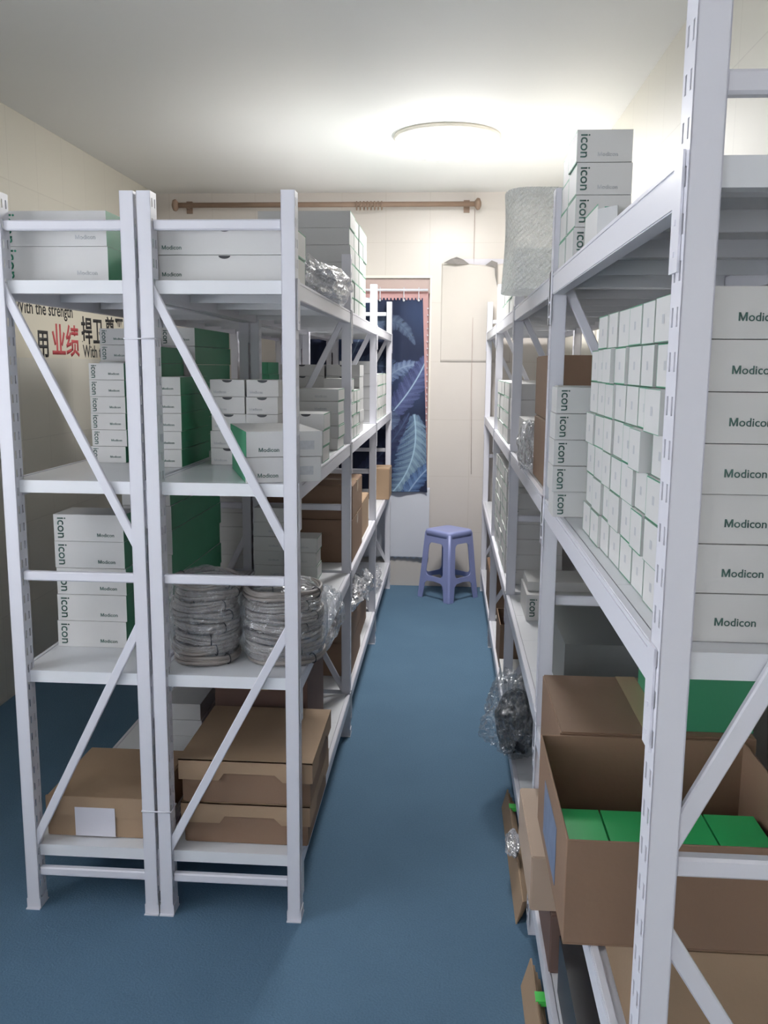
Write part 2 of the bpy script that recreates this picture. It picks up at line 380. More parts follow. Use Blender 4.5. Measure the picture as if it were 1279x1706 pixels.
add_box(bm, WX0-.02, WX1+.015, R['y1']-.012, R['y1']+.01, WZ1, WZ1+.018); add_box(bm, WX1, WX1+.012, R['y1']-.012, R['y1']+.01, .72, WZ1)
struct(link('trim_1', from_bm(bm, 'trim_1'), 'cream'))
struct(boxobj('trim_2', (WX0, WX1, R['y1']+.01, R['y1']+.05, WZ1-.10, WZ1), 'mauve'))

# ceiling lamps
for x, y, e, w_ in LAMPS:
    root = empty('ceiling_lamp', (x, y, R['z1']))
    tag(root, 'round white flush ceiling lamp, lit, above the ' + ('far end of the aisle' if w_ == 'far' else 'near end of the room'), 'ceiling lamp')
    bm = bmesh.new(); add_lathe(bm, [(.27, 0), (.275, -.012), (.262, -.022), (.235, -.022)], 48)
    link('lamp_base', from_bm(bm, 'lamp_base'), 'cream', root)
    bm = bmesh.new(); add_lathe(bm, [(.25, -.02), (.245, -.05), (.20, -.075), (.12, -.087), (.01, -.09)], 48)
    d = link('lamp_diffuser', from_bm(bm, 'lamp_diffuser'), 'lampF', root)
    l = light('lamp_light', 'AREA', (x, y, R['z1']-.10), e, (1, .985, .97), .44)
    l.parent = root; l.location = (0, 0, -.10)
    if w_ == 'near':
        pass

# ------------------------------------------------------------------ curtain rod on the back wall
root = empty('curtain_rod', (-.85, 6.24, 2.635)); tag(root, 'brown wooden curtain rod with rings fixed high on the back wall', 'curtain rod')
bm = bmesh.new(); add_tube(bm, [(-1.0, 0, 0), (1.0, 0, 0)], .017, 14); link('rod', from_bm(bm, 'rod'), 'wood', root)
for s in (-1, 1):
    bm = bmesh.new(); add_tube(bm, [(s*1.0, 0, 0), (s*1.012, 0, 0), (s*1.02, 0, 0), (s*1.035, 0, 0), (s*1.045, 0, 0)], [.018, .034, .040, .036, .012], 16)
    link('finial', from_bm(bm, 'finial'), 'wood', root)
    bm = bmesh.new(); add_box(bm, s*.95-.012, s*.95+.012, -.01, .1, -.012, .012); add_box(bm, s*.95-.02, s*.95+.02, .085, .1, -.04, .04)
    link('bracket', from_bm(bm, 'bracket'), 'wood', root)
ringm = None
for k in range(8):
    if ringm is None:
        bm = bmesh.new(); add_tube(bm, [(0, .027*math.cos(a), .027*math.sin(a)) for a in [2*math.pi*i/20 for i in range(20)]], .004, 6, closed=True)
        ringm = from_bm(bm, 'ring'); ringm.materials.append(M['wood'])
    o = bpy.data.objects.new('ring', ringm); C.objects.link(o); o.parent = root; o.location = (.215+.024*k, 0, -.008)
# leftover cord from the rod
bm = bmesh.new(); add_tube(bm, [(.155, 6.325, 2.62), (.158, 6.330, 2.2), (.160, 6.332, 1.4), (.172, 6.332, .82)], .0016, 6)
tag(link('cord', from_bm(bm, 'cord'), 'mauve'), 'thin cord hanging down the back wall tiles from the rod end', 'cord')

# beige sheet stuck on the back wall, top edge torn and folding forward
bm = bmesh.new(); nx, nz = 48, 30; x0, x1, zb, zt = -.06, .42, 1.598, 2.262
g = []
for j in range(nz+1):
    row = []
    for i in range(nx+1):
        u, v = i/nx, j/nz; x = x0+u*(x1-x0)
        z = zb+v*(zt-zb)-.014*max(0, (v-.8)/.2)*max(0, math.sin((u-.3)*5))
        y = 6.3397-.045*v**2*math.sin(math.pi*.5*min(1, u*2.5))
        row.append(bm.verts.new((x, y, z)))
    g.append(row)
for j in range(nz):
    for i in range(nx):
        bm.faces.new((g[j][i], g[j][i+1], g[j+1][i+1], g[j+1][i])).smooth = True
o = link('wall_sheet', from_bm(bm, 'wall_sheet'), 'sheet'); tag(o, 'beige sheet on back wall with torn edge folding forward at the top', 'sheet')
o.modifiers.new('s', 'SOLIDIFY').thickness = .0007
for pts in (((-.048, 6.296, 2.262), (.0, 6.276, 2.286), (.04, 6.268, 2.298), (.085, 6.276, 2.282), (.125, 6.288, 2.254), (.04, 6.266, 2.250)),
            ((.235, 6.288, 2.246), (.275, 6.272, 2.276), (.315, 6.280, 2.262), (.318, 6.284, 2.10), (.300, 6.283, 2.18), (.296, 6.270, 2.235))):
    bm = bmesh.new(); bm.faces.new([bm.verts.new(p) for p in pts])
    f = link('torn_fold', from_bm(bm, 'torn_fold'), 'sheetback', o); f.modifiers.new('s', 'SOLIDIFY').thickness = .0012
tag(boxobj('paper_sheet', (.06, .40, 6.328, 6.332, 2.2, 2.292), 'paper'), 'bright white paper strip behind the torn edge of the beige sheet', 'paper')

# ------------------------------------------------------------------ leaf curtain (print worked out over the cloth)
CX0, CX1, CZ0, CZ1 = -1.0, -.135, .69, 2.02
nx, nz = 230, 340
us = np.linspace(0, 1, nx+1); vs = np.linspace(0, 1, nz+1)
U, V = np.meshgrid(us, vs)
def width_x1(v): return CX1 - .05*np.clip(v, 0, 1)     # right edge leans in towards the top
XX = CX0 + U*(width_x1(V)-CX0); ZZ = CZ0 + V*(CZ1-CZ0)
ZZ = ZZ + (V > .999)*0.010*np.sign(np.sin(XX*260))
YY = 6.300 + .007*np.sin(XX*26+.6*np.sin(ZZ*2)) + .003*np.sin(XX*61)
def px(x, y): return (-.397+(x-650)/239., 1.198-(y-700)/239.)
col = np.zeros(XX.shape+(3,)); base = np.array((.012, .020, .055)); col[:] = base
nz1 = np.sin(XX*9+ZZ*5)*np.sin(ZZ*7-XX*4)
col += np.clip(nz1, 0, 1)[..., None]*np.array((.012, .022, .05))
def leaf(P0, P1, P2, wmax, light_, dark_, notch=22, rib=(.30, .42, .60), side=1.0, sharp=.5):
    global col
    P0, P1, P2 = [np.array(p) for p in (P0, P1, P2)]
    ts = np.linspace(0, 1, 160); B = ((1-ts)**2)[:, None]*P0+(2*ts*(1-ts))[:, None]*P1+(ts**2)[:, None]*P2
    T = np.gradient(B, axis=0); T /= np.linalg.norm(T, axis=1)[:, None]; N = np.stack([-T[:, 1], T[:, 0]], 1)
    Lp = np.concatenate([[0], np.cumsum(np.linalg.norm(np.diff(B, axis=0), axis=1))])
    best = np.full(XX.shape, 9.); tt = np.zeros(XX.shape); dd = np.zeros(XX.shape)
    for i in range(160):
        d = np.hypot(XX-B[i, 0], ZZ-B[i, 1]); mk = d < best; best[mk] = d[mk]; tt[mk] = ts[i]
        dd[mk] = ((XX-B[i, 0])*N[i, 0]+(ZZ-B[i, 1])*N[i, 1])[mk]
    Ls = Lp[-1]*tt
    vein = Ls - np.abs(dd)*.75         # veins sweep towards the tip
    wprof = wmax*np.power(np.clip(np.sin(np.pi*np.clip(tt*.94+.05, 0, 1)), 0, 1), .55)
    fr = (vein*notch/Lp[-1]) % 1
    wv = wprof*(1-.22*np.clip(1-np.abs(fr-.5)*5, 0, 1)-.08*np.sin(vein*90))
    ins = np.clip((wv-best)/.005, 0, 1)
    st = .5+.5*np.sin(vein*330); st2 = .5+.5*np.sin(vein*120+dd*20)
    k = np.clip(.25+.75*(1-np.abs(dd)/np.maximum(wprof, .01))*sharp+.35*(st2-.5)+.18*(st-.5)+.25*np.sign(dd)*side, 0, 1)[..., None]
    c = np.array(dark_)*(1-k)+np.array(light_)*k
    slit = np.clip(1-np.abs(fr-.5)*16, 0, 1)*(np.abs(dd) > wprof*.45)
    c = c*(1-.85*slit[..., None])
    ribm = np.clip((.0055-np.abs(dd))/.003, 0, 1)[..., None]
    c = c*(1-ribm)+np.array(rib)*ribm
    col = col*(1-ins[..., None])+c*ins[..., None]
B1, B2, B3 = (.20, .30, .42), (.035, .06, .14), (.10, .17, .30)
# out of focus big leaves high up
leaf(px(560, 640), px(640, 480), px(688, 575), .060, (.10, .14, .22), (.02, .03, .08), 6, (.06, .09, .16), .2, .8)
leaf(px(520, 700), px(600, 560), px(690, 640), .085, (.07, .11, .19), (.02, .03, .08), 10, (.10, .15, .25), .3)
leaf(px(560, 760), px(640, 590), px(703, 612), .055, (.22, .29, .42), (.05, .08, .19), 20, (.2, .27, .4), .2)
leaf(px(640, 700), px(690, 650), px(712, 590), .085, (.11, .14, .29), (.035, .045, .13), 18, (.34, .47, .62), -.3)
leaf(px(600, 640), px(650, 690), px(700, 800), .075, (.16, .22, .36), (.02, .03, .09), 18, (.10, .15, .25), .3)
leaf(px(580, 800), px(640, 770), px(680, 690), .06, (.05, .07, .15), (.015, .02, .07), 14, (.06, .09, .18), .2)
leaf(px(690, 700), px(700, 770), px(654, 822), .115, (.27, .40, .50), (.05, .09, .19), 20, (.38, .55, .68), .5)
leaf(px(665, 850), px(690, 800), px(725, 770), .06, (.16, .28, .50), (.03, .06, .16), 16, (.3, .42, .6), .3)
leaf(px(500, 760), px(560, 650), px(600, 560), .09, (.09, .13, .24), (.02, .03, .08), 14, (.14, .2, .3), .3)
verts = np.stack([XX, YY, ZZ], -1).reshape(-1, 3)
idx = np.arange((nx+1)*(nz+1)).reshape(nz+1, nx+1)
fc = np.stack([idx[:-1, :-1], idx[:-1, 1:], idx[1:, 1:], idx[1:, :-1]], -1).reshape(-1, 4)
me = bpy.data.meshes.new('curtain_cloth'); me.from_pydata(verts.tolist(), [], fc.tolist())
ca = me.color_attributes.new('print', 'FLOAT_COLOR', 'POINT')
ca.data.foreach_set('color', np.concatenate([np.clip(col, 0, 1), np.ones(col.shape[:2]+(1,))], -1).reshape(-1).astype(np.float32))
root = empty('curtain', (0, 0, 0)); tag(root, 'dark blue curtain with large banana leaf print hanging over the far window', 'curtain')
o = link('curtain_cloth', me, 'print', root, smooth=True); o.modifiers.new('s', 'SOLIDIFY').thickness = .0015
for x in (-.9, -.7, -.478, -.315, -.213):
    bm = bmesh.new(); add_tube(bm, [(x, 6.296, 2.10), (x, 6.292, 2.04), (x, 6.288, 2.015), (x, 6.284, 2.005)], .003, 6)
    bmesh.ops.create_uvsphere(bm, u_segments=10, v_segments=6, radius=.008, matrix=Matrix.Translation((x, 6.284, 2.012)))
    link('hook', from_bm(bm, 'hook'), 'whitecloth', root)
bm = bmesh.new(); add_tube(bm, [(-1.1, 6.298, 2.083), (-.15, 6.298, 2.083)], .008, 10)
tag(link('tension_rod', from_bm(bm, 'tension_rod'), 'whitecloth'), 'thin white tension rod across the far window above the leaf curtain', 'rod')
def cloth(name, label, x0, x1, z0, z1, y, mt, amp, freq, scal=0, fs=60, bot=True):
    bm = bmesh.new(); n = 160; mz = 24; g = []
    for j in range(mz+1):
        v = j/mz; row = []
        for i in range(n+1):
            x = x0+(x1-x0)*i/n; z = z0+v*(z1-z0)
            if scal and (j == 0): z += scal*abs(math.sin(x*fs))
            row.append(bm.verts.new((x, y+amp*math.sin(x*freq+v)*(1-.3*v), z)))
        g.append(row)
    for j in range(mz):
        for i in range(n):
            f = bm.faces.new((g[j][i], g[j][i+1], g[j+1][i+1], g[j+1][i])); f.smooth = True
    o = link(name, from_bm(bm, name), mt); o.modifiers.new('s', 'SOLIDIFY').thickness = .001
    return tag(o, label, 'curtain')
cloth('curtain', 'pink lace curtain showing behind the blue leaf curtain edge', -1.06, -.148, .74, 2.075, 6.335, 'pink', .003, 45)
cloth('curtain', 'white cloth with scalloped hem hanging below the blue leaf curtain', -1.0, -.118, .20, .72, 6.322, 'whitecloth', .004, 14, .012, 70)
# pom-pom trim down the pink curtain's free edge
bm = bmesh.new()
for k in range(26):
    z = 1.96-k*.045; bmesh.ops.create_icosphere(bm, subdivisions=1, radius=.0055, matrix=Matrix.Translation((-.150, 6.318, z)))
tr = link('curtain_trim', from_bm(bm, 'curtain_trim'), 'whitecloth'); tag(tr, 'white bobble trim down the edge of the pink curtain', 'trim')

# ------------------------------------------------------------------ slogan banner on the left wall
bx = R['x0']+.002
root = empty('wall_banner', (R['x0'], 4.8, 1.59)); tag(root, 'cream slogan banner with black and red lettering on the left wall', 'banner')
boxobj('banner_sheet', (0, .0015, -1.0, 1.42, .004, .42), 'banner', root)
def wt(name, body, y, z, ln, mt, bold=.02, rise=0.0):
    return text(name, body, ln, mt, (.0016, y-4.8, z-1.59), (0, math.cos(rise), math.sin(rise)), (0, -math.sin(rise), math.cos(rise)), root, bold)
wt('lettering', 'With the strength', 4.185, 1.806, .66, 'black', .012, .01)
wt('lettering', '用', 4.392, 1.612, .135, 'black', .02)
wt('lettering', '业绩', 4.572, 1.622, .345, 'red', .02, .0)
wt('lettering', '捍卫', 4.955, 1.690, .315, 'black', .02, .02)
wt('lettering', '尊严', 5.315, 1.712, .30, 'black', .02, .03)
wt('lettering', 'With the', 4.965, 1.604, .36, 'black', .012, .0)

# ------------------------------------------------------------------ shelving racks
PW, PD, PH = .036, .048, 2.0
def post_mesh():
    bm = bmesh.new(); t = .0016
    add_box(bm, 0, PW, 0, t, 0, PH)                      # closed front web
    us_ = [0, .009, .0165, .0315, .039, PD]; pitch = .05; vs_ = [0, .012, .034, pitch]
    n = int(PH/pitch)
    for sx in (0, PW):
        vg = {}
        def V_(i, j, k):
            key = (i, j*3+k if k < 3 else (j+1)*3)
            if key not in vg: vg[key] = bm.verts.new((sx, us_[i], j*pitch+vs_[k] if k < 3 else (j+1)*pitch))
            return vg[key]
        faces = []
        for j in range(n):
            for i in range(5):
                for k in range(3):
                    if k == 1 and i in (1, 3): continue
                    faces.append(bm.faces.new((V_(i, j, k), V_(i+1, j, k), V_(i+1, j, k+1), V_(i, j, k+1))))
        r = bmesh.ops.extrude_face_region(bm, geom=faces)
        for v in r['geom']:
            if isinstance(v, bmesh.types.BMVert): v.co.x += (t if sx == 0 else -t)
    add_box(bm, 0, .008, PD-t, PD, 0, PH); add_box(bm, PW-.008, PW, PD-t, PD, 0, PH)   # rear lips
    return from_bm(bm, 'post')
POST = post_mesh(); POST.materials.append(M['metal'])
bm = bmesh.new(); add_box(bm, -.0025, PW+.0025, -.008, PD+.006, 0, .003); add_box(bm, -.0022, 0, 0, PD, .003, .03); add_box(bm, PW, PW+.0022, 0, PD, .003, .03)
FOOT = from_bm(bm, 'foot_plate'); FOOT.materials.append(M['metal'])
def rack(label, xl, xr, ys, zs, mirror, bh=.047, ties=(1.918, .99, .111), br=(1.77, 1.07, .87, .19), low=None):
    root = empty('shelving_rack', ((xl+xr)/2, ys[0], 0)); tag(root, label, 'shelving')
    ox, oy = (xl+xr)/2, ys[0]
    A, B = xl-ox, xr-ox
    for i, y in enumerate(ys):
        y = y-oy
        for x in (A, B-PW):
            p = bpy.data.objects.new('post', POST); C.objects.link(p); p.parent = root; p.location = (x, y, 0)
            f = bpy.data.objects.new('foot_plate', FOOT); C.objects.link(f); f.parent = p
        for z in ties:
            bar('tie_bar', (A+PW, y+.02, z), (B-PW, y+.02, z), .026, .02, 'metal', root)
        a, b = (A+PW*.6, B-PW*.6) if not mirror[i] else (B-PW*.6, A+PW*.6)
        bar('brace', (a, y+.013, br[0]), (b, y+.013, br[1]), .024, .012, 'metal', root)
        bar('brace', (b, y+.013, br[2]), (a, y+.013, br[3]), .024, .012, 'metal', root)
    for i in range(len(ys)-1):
        y0, y1 = ys[i]-oy+PD, ys[i+1]-oy
        for z in zs:
            bare = low and i == low[0] and z == low[1]
            if bare: z = low[2]
            for side, x in ((-1, A), (1, B)):
                bm = bmesh.new(); xa, xb = (x, x+.028) if side < 0 else (x-.028, x)
                add_box(bm, xa, xb, y0, y1, z-bh, z-.008)
                xa2, xb2 = (x+.0, x+.014) if side < 0 else (x-.014, x)
                add_box(bm, xa2, xb2, y0, y1, z-.008, z+.001)
                bmesh.ops.bevel(bm, geom=bm.edges[:], offset=.0018, segments=2, affect='EDGES')
                be = link('beam', from_bm(bm, 'beam'), 'metal', root)
                xo = x-.0035 if side < 0 else x+.0005
                for ya, yb in ((y0-.034, y0+.003), (y1-.003, y1+.034)):
                    bm = bmesh.new()
                    add_box(bm, xo, xo+.003, ya, yb, z-.125, z+.005)
                    for q in (-.105, -.07): 
                        add_box(bm, xo-.0015, xo+.0045, (ya+yb)/2-.003, (ya+yb)/2+.003, z+q-.003, z+q+.003)
                    link('end_plate', from_bm(bm, 'end_plate'), 'metal', be)
            if bare: continue
            bm = bmesh.new()
            n = 4; w_ = (y1-y0)/n
            for k in range(n):
                add_box(bm, A+.015, B-.015, y0+k*w_+.0005, y0+(k+1)*w_-.0005, z-.003, z)
                add_box(bm, A+.03, B-.03, y0+k*w_+.0005, y0+k*w_+.003, z-.034, z-.003)
                add_box(bm, A+.03, B-.03, y0+(k+1)*w_-.003, y0+(k+1)*w_-.0005, z-.034, z-.003)
                add_box(bm, A+.03, B-.03, y0+(k+.5)*w_-.02, y0+(k+.5)*w_+.02, z-.016, z-.003)
            if i == 0: add_box(bm, A+PW, B-PW, y0-PD+.022, y0+.001, z-.034, z)
            link('shelf_panel', from_bm(bm, 'shelf_panel'), 'deck', root)
    return root
Y0, LB = 2.321, 1.3035
YL = [Y0+LB*k for k in range(4)]
ZL = [1.781, 1.254, .716, .19]; ZR = [1.797, 1.231, .642, .155]
rack('white metal shelving row left of the aisle, nearer the aisle', -.797, -.392, YL, ZL, [0, 1, 1, 1])
rack('white metal shelving row nearer the left wall', -1.192, -.8055, YL, ZL, [0, 0, 0, 0])
YR = [1.036]+YL
rack('white metal shelving row right of the aisle', .254, .70, YR, ZR, [1, 0, 0, 0, 0], .052, (1.870, .958, .111), (1.80, .975, .88, .25), (0, ZR[2], .612))
for z, w_ in ((1.632, 'upper'), (.318, 'lower')):
    bm = bmesh.new(); c = -.80
    add_tube(bm, [(c-.042, Y0-.002, z), (c+.042, Y0-.002, z), (c+.042, Y0+.05, z), (c-.042, Y0+.05, z)], .0022, 6, closed=True)
    tag(link('cable_tie', from_bm(bm, 'cable_tie'), 'metal'), f'white cable tie joining the two touching front posts, {w_} one', 'cable tie')

# ------------------------------------------------------------------ LEFT, top shelves
Z1, Z2, Z3, Z4 = [z+.0008 for z in ZL]
T = lambda l=.055, u=.62, v=.22: ('M', u, v, l)
I = lambda l=.05, o=.008: ('I', o, l)
stack('stack at upper left corner', 2, -1.188, -.905, 2.40, 2.80, Z1, .092, 'r', logo=[('I', .004, .075, 'gink'), ('M', .70, .2, .055, 'mark')])
stack('pair on the top shelf at the front post', 2, -.772, -.40, 2.385, 2.545, Z1, .068, 'R', logo=[('M', .05, .2, .052)], notch=True)
stack('low stack behind the top front pair', 3, -.78, -.50, 2.85, 3.05, Z1, .066, 'R', logo=[('M', .03, .3, .05)])
for k in range(4):
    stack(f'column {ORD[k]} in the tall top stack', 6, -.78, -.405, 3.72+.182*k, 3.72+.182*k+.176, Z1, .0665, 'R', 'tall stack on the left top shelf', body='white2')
crumple('plastic_bag', 'crumpled clear plastic bag on the left top shelf', (-.43, 3.12, Z1+.055), (.075, .40, .06), 3, 'film2', 4, .45)

for k, (n, ya) in enumerate(((5, 3.75), (5, 4.15), (4, 4.5), (5, 5.0), (5, 5.4), (4, 5.8))):  # hidden stacks added to keep lamp light off the left wall
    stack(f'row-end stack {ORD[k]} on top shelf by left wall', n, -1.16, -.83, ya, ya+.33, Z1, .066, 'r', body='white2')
# LEFT, second shelves
stack('green-sided far stack, second shelf by left wall', 5, -1.12, -.98, 4.9, 5.2, Z2, .066, 'rf', logo=[I(.05, .02)])
stack('small icon stack beside left wall', 6, -1.135, -1.022, 2.80, 2.92, Z2, .0525, 'r', logo=[I(.040), ('M', .55, .3, .035)])
stack('taller rear icon stack beside left wall', 8, -1.150, -1.065, 2.935, 3.25, Z2, .0535, 'r', logo=[I(.040), ('M', .55, .3, .035)], body='white2')
stack('stack behind the touching front posts', 7, -1.012, -.905, 2.80, 3.05, Z2, .0525, 'r', logo=[I(.040)])
stack('green-sided stack on second shelf', 5, -.892, -.810, 2.70, 3.02, Z2, .055, 'r', logo=[('M', .3, .3, .035)])
stack('tall green-sided rear stack, second shelf', 7, -.99, -.872, 3.08, 3.58, Z2, .0625, 'r', logo=[I(.045), ('M', .5, .3, .04)])
stack('left notched stack on second shelf', 5, -.742, -.633, 2.79, 2.93, Z2, .0535, '', logo=[('M', .1, .2, .04, 'mark')], notch=True)
stack('right notched stack on second shelf', 5, -.628, -.528, 2.79, 2.93, Z2, .0535, '', logo=[('M', .1, .2, .04, 'mark')], notch=True)
for k in range(2):   # the angled pair by the front post
    a = math.radians(19); c, s = math.cos(a), math.sin(a); W, D = .205, .36; px0, py0 = -.536, 2.352
    cx, cy_ = px0+W/2*c-D/2*s, py0+W/2*s+D/2*c
    make_box('cardboard_box', f"white box with green side, {'upper' if k else 'lower'} of the angled pair at the front post", cx-W/2, cx+W/2, cy_-D/2, cy_+D/2, Z2+k*.069, .0675, 'l', 'angled pair on the second shelf', rz=a+(.02 if k else 0), logo=[('M', .16, .2, .055)], mark='f')
stack('stack of three by second shelf edge', 3, -.515, -.398, 2.86, 3.02, Z2, .0535, 'R', notch=True)
stack('stack of five by second shelf edge', 5, -.60, -.405, 3.33, 3.52, Z2, .0455, 'R', logo=[('M', .55, .3, .045, 'mark')])
for k, n in enumerate((5, 4, 4)):
    stack(f'slim column {ORD[k]} past the second post', n, -.52, -.405, 3.78+.12*k, 3.78+.12*k+.115, Z2, .052, 'R', 'slim boxes past the second post')
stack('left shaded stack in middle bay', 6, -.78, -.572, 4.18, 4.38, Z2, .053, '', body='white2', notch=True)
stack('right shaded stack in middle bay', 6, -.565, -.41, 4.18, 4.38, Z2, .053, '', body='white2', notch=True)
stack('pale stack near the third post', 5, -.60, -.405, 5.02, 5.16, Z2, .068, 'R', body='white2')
for k in range(4):
    stack(f'far column {ORD[k]} before the leaf curtain', 4, -.55, -.405, 5.2+.18*k, 5.2+.18*k+.175, Z2, .067, 'R', 'far boxes before the leaf curtain')

# LEFT, third shelves
stack('big icon stack in left front bay', 5, -1.168, -.955, 2.565, 2.70, Z3, .0815, 'r', logo=[('I', .012, .062), ('M', .62, .18, .052)])
stack('dark green-sided tall stack, third shelf', 6, -1.04, -.882, 2.80, 3.42, Z3, .08, 'r')
stack('white stack deep on the third shelf', 7, -.98, -.83, 3.66, 3.9, Z3, .06, '')
stack('tall white stack on third shelf', 5, -.765, -.642, 3.49, 3.60, Z3, .058, '', logo=[('M', .5, .3, .04, 'mark')])
stack('short white stack on third shelf', 3, -.636, -.510, 3.47, 3.60, Z3, .058, 'R', logo=[('M', .4, .3, .04, 'mark')])
carton('brown carton, lower of two on third shelf in middle bay', -.78, -.405, 3.82, 4.28, Z3, .905, 'carton', tape='x')
carton('brown carton, upper of two on third shelf in middle bay', -.78, -.405, 3.83, 4.27, .906, 1.055, 'carton', tape='x')
carton('small tan carton behind the stacked pair in middle bay', -.62, -.415, 4.36, 4.75, Z3, .90, 'carton2')
carton('small tan carton at the far end of third shelf', -.50, -.368, 5.72, 5.98, Z3, .915, 'carton2', tape='x')

# cable coils
def coil_mesh(rad, h, seed, wind=5):
    rnd = random.Random(seed); bm = bmesh.new(); pts = []; n = 26*wind
    ph = rnd.uniform(0, 6)
    for i in range(n):
        a = 2*math.pi*i/26+ph; t = i/n
        r = rad-.006-.010*(.5+.5*math.sin(t*wind*3.3+seed)); z = .0055+(h-.011)*(.5+.5*math.sin(t*wind*2.4+seed*2))+.003*math.sin(a*3+seed)
        z = max(.0052, min(h-.0052, z))
        pts.append((r*math.cos(a), r*math.sin(a), z))
    add_tube(bm, pts, .0052, 7)
    for a in (.6, 3.4): # ties holding the bundle
        c = Vector(((rad-.011)*math.cos(a+ph), (rad-.011)*math.sin(a+ph), h/2)); s = Vector((math.cos(a+ph), math.sin(a+ph), 0))
        add_tube(bm, [c+s*(.014*math.cos(q))+Vector((0, 0, h*.48*math.sin(q))) for q in [2*math.pi*k/10 for k in range(10)]], .0018, 5, closed=True, mi=1)
    return from_bm(bm, 'cable_coil')
for cx, cyy, rad, n, w_ in ((-.690, 2.50, .100, 8, 'left'), (-.468, 2.53, .119, 7, 'right')):
    ms = [coil_mesh(rad, .031, s, 6) for s in range(3)]
    for k in range(n):
        o = bpy.data.objects.new('cable_coil', ms[k % 3]); C.objects.link(o)
        if not o.data.materials: o.data.materials.append(M['cable']); o.data.materials.append(M['dark'])
        o.location = (cx+random.uniform(-.005, .005), cyy+random.uniform(-.006, .006), Z3+k*.0315+.001); o.rotation_euler = (0, 0, k*1.1)
        tag(o, f'grey coiled cable, {ordtop(k, n)} in the {w_} bagged pile', 'cable', f'grey cable coils in the {w_} bag')
    crumple('plastic_bag', f'clear crinkled plastic bag around the {w_} pile of cable coils', (cx, cyy, Z3+n*.0158+.004), (rad*1.06, rad*1.06, n*.0158+.014), 5+n, 'film', 5, .09, power=.75)
crumple('plastic_bag', 'loose end of clear plastic bag hanging off third shelf edge', (-.385, 2.84, .76), (.05, .17, .085), 21, 'film', 4, .4)

# LEFT, bottom shelves
def labelled(o, x0, x1, z0, z1, y, mt='paper', txt=None):
    p = boxobj('shipping_label', (x0, x1, y-.001, y-.0002, z0, z1), mt, o); p['label'] = 'pale paper label'; return p
c = carton('brown carton with white label on bottom shelf beside left wall row', -1.155, -.83, 2.395, 2.735, Z4, .315, 'carton2')
labelled(c, -.075, .045, .006, .095, -.1765)
boxobj('carton_flap', (-.1625, .1625, -.176, -.168, .065, .127), 'carton2', c, .001)
carton('brown lidded carton, lower of two at the front post', -.75, -.372, 2.385, 2.79, Z4, .318, 'carton2', lid=.062)
carton('brown lidded carton, upper of two at the front post', -.752, -.364, 2.380, 2.79, .3185, .452, 'carton2', lid=.062)
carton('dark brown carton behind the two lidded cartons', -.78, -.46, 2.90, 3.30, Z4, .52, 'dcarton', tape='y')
stack('small stack on bottom shelf, rear', 3, -1.0, -.86, 3.0, 3.3, Z4, .06, '', body='white2')
carton('brown carton, bottom one past the second post', -.76, -.412, 3.84, 4.28, Z4, .345, 'carton')
carton('brown carton, upper one past the second post', -.76, -.410, 3.84, 4.27, .3458, .47, 'carton')
carton('brown carton low at the third post', -.70, -.43, 4.38, 4.80, Z4, .36, 'carton')
crumple('plastic_bag', 'silvery plastic bag on the cartons past the second post', (-.44, 4.02, .535), (.06, .17, .07), 31, 'film2', 4, .4)
crumple('plastic_bag', 'silvery plastic bag on the carton low at third post', (-.43, 4.62, .425), (.055, .16, .07), 33, 'film2', 4, .45)
crumple('plastic_bag', 'clear plastic bag at far end of bottom shelf', (-.46, 5.5, .24), (.06, .2, .055), 35, 'film2', 4, .4)

# ------------------------------------------------------------------ RIGHT
A1, A2, A3, A4 = [z+.0008 for z in ZR]
# second shelf: wall of box ends
for cidx in range(8):
    nrow = 7 if cidx < 7 else 6
    wd = [.094, .094, .080, .092, .094, .082, .096, .092][cidx]
    yy = 1.102+[0, .102, .212, .298, .396, .496, .584, .688][cidx]
    for r_ in range(nrow):
        dx = random.uniform(-.0035, .0035)+(-.010 if (cidx, r_) in ((1, 4), (2, 3), (5, 5)) else 0)
        dy = random.uniform(-.0025, .0025)
        k = nrow-1-r_
        row = 'top row' if k == 0 else ('bottom row' if r_ == 0 else f'{ORD[k]} row down')
        colm = 'nearest the tall post' if cidx == 0 else f'column {cidx+1} from the near post'
        o = make_box('cardboard_box', f'white box end in big right grid, {row}, {colm}', .288+dx, .655+dx, yy+dy, yy+dy+wd, A2+r_*.0615, .0604, 'bL', 'box ends packed on the right shelf', rim=.0013 if (cidx+r_) % 3 else .0026, rz=random.uniform(-.004, .004),
                     logo=[('M', .13, .34, .05, 'ink')] if cidx == 0 else None, mark='l')
stack('icon column beside the right grid', 5, .240, .42, 2.03, 2.13, A2, .0585, 'b', logo=[I(.045, .010)])
stack('slim column behind the icon column', 5, .262, .42, 2.17, 2.26, A2, .0585, 'b', logo=[])
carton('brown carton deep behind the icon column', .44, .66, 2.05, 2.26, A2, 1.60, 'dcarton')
# top shelf
stack('tall icon stack on the right top shelf', 4, .262, .378, 2.02, 2.15, A1, .066, 'L', logo=[I(.047, .008), ('M', .38, .18, .042, 'mark')])
stack('rear column beside the tall icon stack', 4, .264, .40, 2.16, 2.28, A1, .064, 'L')
make_box('cardboard_box', 'white box with open end flap in front of tall icon stack', .268, .39, 1.74, 1.90, A1, .066, 'L', logo=[('I', .012, .055, 'gink')])
fl = boxobj('box_flap', (-.0008, .0008, -.05, .0, 0, .05), 'white2', None); fl.parent = bpy.data.objects[[o.name for o in bpy.data.objects if o.get('label', '').startswith('white box with open end flap')][0]]
fl.location = (-.061, -.08, .006); fl.rotation_euler = (0, 0, math.radians(35))
